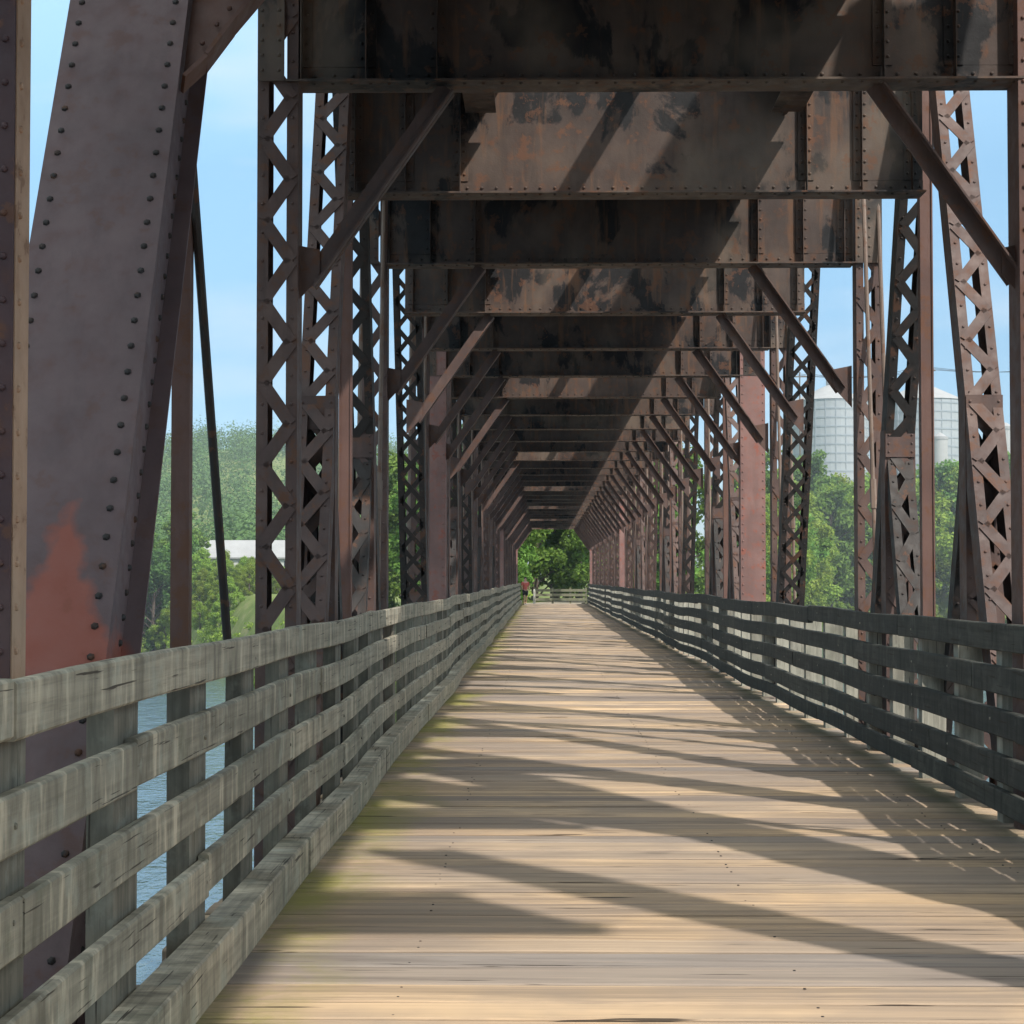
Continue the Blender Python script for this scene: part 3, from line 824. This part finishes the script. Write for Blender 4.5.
def person():
    r = empty('person', (-1.0, 121.0, 0)); r.rotation_euler = (0, 0, math.radians(200))
    tag(r, 'person in faded red shirt and dark shorts walking at the far walkway end', 'person')
    verts = [(0,0,.92), (0,0,1.08), (0,.01,1.28), (0,.01,1.42), (0,.015,1.50), (0,.02,1.58), (0,.015,1.68),
             (.18,.0,1.40), (.25,.02,1.14), (.24,.10,.92), (-.18,.0,1.40), (-.25,-.02,1.14), (-.25,.04,.90),
             (.095,0,.88), (.10,.10,.50), (.10,.02,.09), (.10,.16,.04), (-.095,0,.88), (-.10,-.04,.49), (-.10,-.22,.13), (-.10,-.10,.04)]
    edges = [(0,1),(1,2),(2,3),(3,4),(4,5),(5,6),(3,7),(7,8),(8,9),(3,10),(10,11),(11,12),(0,13),(13,14),(14,15),(15,16),(0,17),(17,18),(18,19),(19,20)]
    rad = [(.15,.11),(.135,.10),(.16,.11),(.12,.09),(.055,.055),(.085,.10),(.07,.085),(.06,.06),(.047,.047),(.035,.035),(.06,.06),(.047,.047),(.035,.035),
           (.09,.09),(.06,.06),(.04,.04),(.035,.03),(.09,.09),(.06,.06),(.04,.04),(.035,.03)]
    def skin(vs, es, rs, name, mat, root_i=0):
        me = bpy.data.meshes.new(name); me.from_pydata(vs, es, []); me.materials.append(mat)
        o = bpy.data.objects.new(name, me); COL.objects.link(o); o.parent = r
        m = o.modifiers.new('skin', 'SKIN'); m.use_smooth_shade = True
        for i, q in enumerate(me.skin_vertices[0].data): q.radius = rs[i]; q.use_root = (i == root_i)
        s = o.modifiers.new('sub', 'SUBSURF'); s.levels = 2; s.render_levels = 2
        return o
    skin(verts, edges, rad, 'body', M['skin'])
    g = lambda q, e: (q[0]+e, q[1]+e)
    si = [0,1,2,3,7,8,10,11]; mp = {j: i for i, j in enumerate(si)}
    sv = [Vector(verts[j]) for j in si]; sv[0] = Vector((0,0,.90)); sv[5] = sv[4].lerp(Vector(verts[8]), .75); sv[7] = sv[6].lerp(Vector(verts[11]), .75)
    skin([tuple(q) for q in sv], [(0,1),(1,2),(2,3),(3,4),(4,5),(3,6),(6,7)], [g(rad[j], .022) for j in si], 'shirt', M['shirt'])
    hv = [(0,0,.98), (.095,0,.86), (.10,.08,.56), (-.095,0,.86), (-.10,-.03,.55)]
    skin(hv, [(0,1),(1,2),(0,3),(3,4)], [(.165,.125),(.12,.115),(.095,.09),(.12,.115),(.095,.09)], 'shorts', M['shorts'])
    a = MB()
    pts = [(0, .0, 1.735), (0, -.02, 1.75)]
    me = bpy.data.meshes.new('hair'); bm = bmesh.new(); bmesh.ops.create_icosphere(bm, subdivisions=3, radius=.105)
    for v in bm.verts:
        v.co = Vector((v.co.x*.92, v.co.y*1.08-.015, v.co.z*.95))
        if v.co.y > .03 and v.co.z < .05: v.co.y = .03
    bmesh.ops.translate(bm, verts=bm.verts, vec=(0, .0, 1.675)); bm.to_mesh(me); bm.free(); me.materials.append(M['hair'])
    o = bpy.data.objects.new('hair', me); COL.objects.link(o); o.parent = r
    for s, y in ((.10, .10), (-.10, -.14)):
        a = MB(); a.hexa([(s-.05,y-.13,0),(s+.05,y-.13,0),(s+.045,y+.15,0),(s-.045,y+.15,0),(s-.04,y-.11,.10),(s+.04,y-.11,.10),(s+.03,y+.11,.055),(s-.03,y+.11,.055)])
        a.build('shoe', M['shoe'], r)
person()

# ------------------------------------------------------------------ buildings in the distance
def barn():
    x, y = -50.5, 338.0; z = ground_z(x, y); r = empty('barn', (x, y, z)); tag(r, 'white roofed barn with a red lower wall among the left bank trees', 'barn')
    zb = .8 - z
    a = MB(); a.box(-9, 9, -5, 5, -3, zb+2.0); a.build('lower_wall', M['red_wall'], r)
    a = MB(); a.box(-8.98, 8.98, -4.98, 4.98, zb+2.0, zb+4.6); a.prism([(-8.98,-4.98,zb+4.6),(-8.98,4.98,zb+4.6),(-8.98,0,zb+7.4)], (17.96,0,0)); a.build('upper_wall', M['white_wall'], r)
    rf = MB()
    for s in (-1, 1): rf.prism([(-9.5, s*5.5, zb+4.4), (-9.5, 0, zb+7.5), (-9.5, 0, zb+7.75), (-9.5, s*5.5, zb+4.65)], (19, 0, 0))
    rf.build('roof', M['white_roof'], r)
    for xx in (-6, -2, 2, 6):
        a = MB(); a.box(xx-.6, xx+.6, -5.03, -4.99, zb+2.7, zb+4.0); a.build('window', M['window'], r)
barn()
def tank(px, y, rpx, y_eave, label, cone=.22):
    x = (px-541)/1900*y; z = ground_z(x, y); rad = rpx/1900*y; ze = EYE + (579-y_eave)/1900*y
    r = empty('storage_tank', (x, y, z)); tag(r, label, 'storage tank', 'pale storage tanks beyond the right bank')
    a = MB(); a.tube((0,0,-1), (0,0,ze-z), rad, rad, 48); a.build('shell', M['tank'], r, False)
    a = MB(); h = ze-z; k = 0
    zz = 2.0
    while zz < h:
        a.tube((0,0,zz), (0,0,zz+.45), rad+.12, rad+.12, 48); zz += 2.6
    for i in range(24):
        t = i*math.pi/12; a.box(rad*math.cos(t)-.12, rad*math.cos(t)+.12, rad*math.sin(t)-.12, rad*math.sin(t)+.12, 0, h)
    o = a.build('rib', M['tank_band'], r)
    a = MB(); a.tube((0,0,h), (0,0,h+rad*cone*2), rad+.3, rad*.08, 48); a.tube((0,0,h+rad*cone*2), (0,0,h+rad*cone*2+1.5), rad*.1, rad*.1, 16); a.build('roof', M['white_roof'], r)
tank(830, 560, 38, 402, 'pale ribbed storage tank left of the tall lattice posts, standing above the trees')
tank(922, 575, 42, 402, 'pale ribbed storage tank right of the lattice post, behind the white tower')
def tower(px, y, rpx, ytop, label):
    x = (px-541)/1900*y; z = ground_z(x, y); rad = rpx/1900*y; h = EYE + (579-ytop)/1900*y - z
    r = empty('white_silo', (x, y, z)); tag(r, label, 'silo', 'white silos before the tanks')
    a = MB(); a.tube((0,0,-1), (0,0,h), rad, rad, 28); a.build('shell', M['tower_white'], r)
    a = MB(); a.tube((0,0,h), (0,0,h+.8), rad*1.06, rad*1.06, 28); a.tube((0,0,h+.8), (0,0,h+1.9), rad*.9, rad*.2, 28); a.build('cap', M['white_roof'], r)
tower(939, 520, 8, 440, 'narrow white silo in front of the right tank')
tower(1004, 520, 9, 430, 'white silo at the right edge beyond the trees')
def utility_pole(px, y, ytop, label):
    x = (px-541)/1900*y; z = ground_z(x, y); h = EYE + (579-ytop)/1900*y - z
    r = empty('utility_pole', (x, y, z)); tag(r, label, 'utility pole', 'utility poles on the right bank')
    a = MB(); a.tube((0,0,-1), (0,0,h), .28, .18, 10); a.build('pole', M['pole'], r)
    a = MB(); a.box(-2.6, 2.6, -.12, .12, h-1.3, h-1.0); a.build('crossarm', M['pole'], r)
    a = MB()
    for q in (-2.4, 0, 2.4): a.tube((q,0,h-1.0), (q,0,h-.45), .09, .05, 8)
    a.build('insulator', M['tank'], r)
    return x, z + h - .45
p1 = utility_pole(925, 470, 366, 'utility pole with a crossarm before the right tank')
p2 = utility_pole(1090, 470, 362, 'utility pole outside the right picture edge'); p0 = utility_pole(800, 470, 372, 'utility pole hidden behind the dark laced diagonal')
for q in (-2.4, 0, 2.4):
    a = MB(); pts = []
    for (A, B) in ((p0, p1), (p1, p2)):
        for i in range(9):
            t = i/8; pts.append((A[0]+(B[0]-A[0])*t + q, 470, A[1]+(B[1]-A[1])*t - 1.6*4*t*(1-t)))
    a.path(pts, [.06]*len(pts), 5); o = a.build('power_line', M['wire']); tag(o, 'thin dark power line strung between the poles on the right', 'power line', 'power lines')

# ------------------------------------------------------------------ the summer haze
HAZE = 0.00027
if HAZE:
    a = MB(); a.box(-3200, 3200, -1600, 5200, -15, 100)
    hm = NT('summer_haze'); v = hm.n('ShaderNodeVolumePrincipled'); v.inputs['Color'].default_value = (.80,.88,.95,1); v.inputs['Density'].default_value = HAZE; v.inputs['Anisotropy'].default_value = .2
    hm.l(v.outputs[0], hm.out.inputs['Volume'])
    o = a.build('haze', hm.m); o['kind'] = 'stuff'; o['label'] = 'thin pale summer haze over the river valley'
# ------------------------------------------------------------------ light, sky, camera
SUN = Vector((.60, -.75, 1.0)).normalized()
el = math.asin(SUN.z); az = math.atan2(SUN.x, SUN.y)
W = bpy.data.worlds.new('World'); S.world = W; W.use_nodes = True
nt = W.node_tree; bg = nt.nodes['Background']; sky = nt.nodes.new('ShaderNodeTexSky'); sky.sky_type = 'NISHITA'
sky.sun_disc = False; sky.sun_elevation = el; sky.sun_rotation = az; sky.air_density = 1.0; sky.dust_density = .15; sky.ozone_density = 2.5
# upper sky out of view brightened to fill the shade, lower sky dimmed bluer
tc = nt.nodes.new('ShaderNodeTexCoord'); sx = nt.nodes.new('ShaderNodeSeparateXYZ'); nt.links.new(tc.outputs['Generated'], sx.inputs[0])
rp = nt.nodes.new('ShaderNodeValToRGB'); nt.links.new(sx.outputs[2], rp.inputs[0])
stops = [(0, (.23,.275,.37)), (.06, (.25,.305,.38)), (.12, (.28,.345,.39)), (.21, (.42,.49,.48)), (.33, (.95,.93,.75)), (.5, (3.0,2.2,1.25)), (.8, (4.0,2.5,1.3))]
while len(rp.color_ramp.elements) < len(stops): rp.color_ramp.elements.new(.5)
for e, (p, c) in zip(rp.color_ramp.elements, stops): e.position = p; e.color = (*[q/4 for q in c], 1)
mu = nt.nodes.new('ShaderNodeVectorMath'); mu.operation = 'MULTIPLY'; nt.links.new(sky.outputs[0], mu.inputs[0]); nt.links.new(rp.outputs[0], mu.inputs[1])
mp = nt.nodes.new('ShaderNodeMapping'); mp.inputs['Scale'].default_value = (1, 1, 3.5); nt.links.new(tc.outputs['Generated'], mp.inputs[0])
nz = nt.nodes.new('ShaderNodeTexNoise'); nz.inputs['Scale'].default_value = 6; nz.inputs['Detail'].default_value = 6; nt.links.new(mp.outputs[0], nz.inputs['Vector'])
wr = nt.nodes.new('ShaderNodeValToRGB'); wr.color_ramp.elements[0].position = .48; wr.color_ramp.elements[0].color = (0,0,0,1); wr.color_ramp.elements[1].position = .78; wr.color_ramp.elements[1].color = (.5,.5,.5,1); nt.links.new(nz.outputs['Fac'], wr.inputs[0])
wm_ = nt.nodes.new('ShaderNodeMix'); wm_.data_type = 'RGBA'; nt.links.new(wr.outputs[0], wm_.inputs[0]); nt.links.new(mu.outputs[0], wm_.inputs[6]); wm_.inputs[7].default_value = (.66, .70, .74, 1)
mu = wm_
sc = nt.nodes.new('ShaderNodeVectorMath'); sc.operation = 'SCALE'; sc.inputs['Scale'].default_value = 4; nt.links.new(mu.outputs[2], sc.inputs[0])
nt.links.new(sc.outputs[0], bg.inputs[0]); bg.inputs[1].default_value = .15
L = bpy.data.lights.new('sun', 'SUN'); L.energy = 2.05; L.angle = math.radians(1.0); L.color = (1, .95, .87)
lo = bpy.data.objects.new('sun', L); COL.objects.link(lo); lo.rotation_euler = SUN.to_track_quat('Z', 'Y').to_euler()

cam = bpy.data.cameras.new('camera'); co = bpy.data.objects.new('camera', cam); COL.objects.link(co)
cam.sensor_width = 36; cam.lens = 1900/1024*36; cam.clip_end = 9000; cam.clip_start = .1
co.location = (0, 0, EYE)
co.rotation_euler = (math.radians(90) + math.atan(67/1900), 0, math.atan(29/1900))
S.camera = co
S.view_settings.view_transform = 'Standard'; S.view_settings.look = 'None'; S.view_settings.gamma = 1; S.view_settings.use_curve_mapping = False
S.view_settings.exposure = 1.27
S.cycles.max_bounces = 8; S.cycles.diffuse_bounces = 4; S.cycles.transparent_max_bounces = 4
S.cycles.use_denoising = True
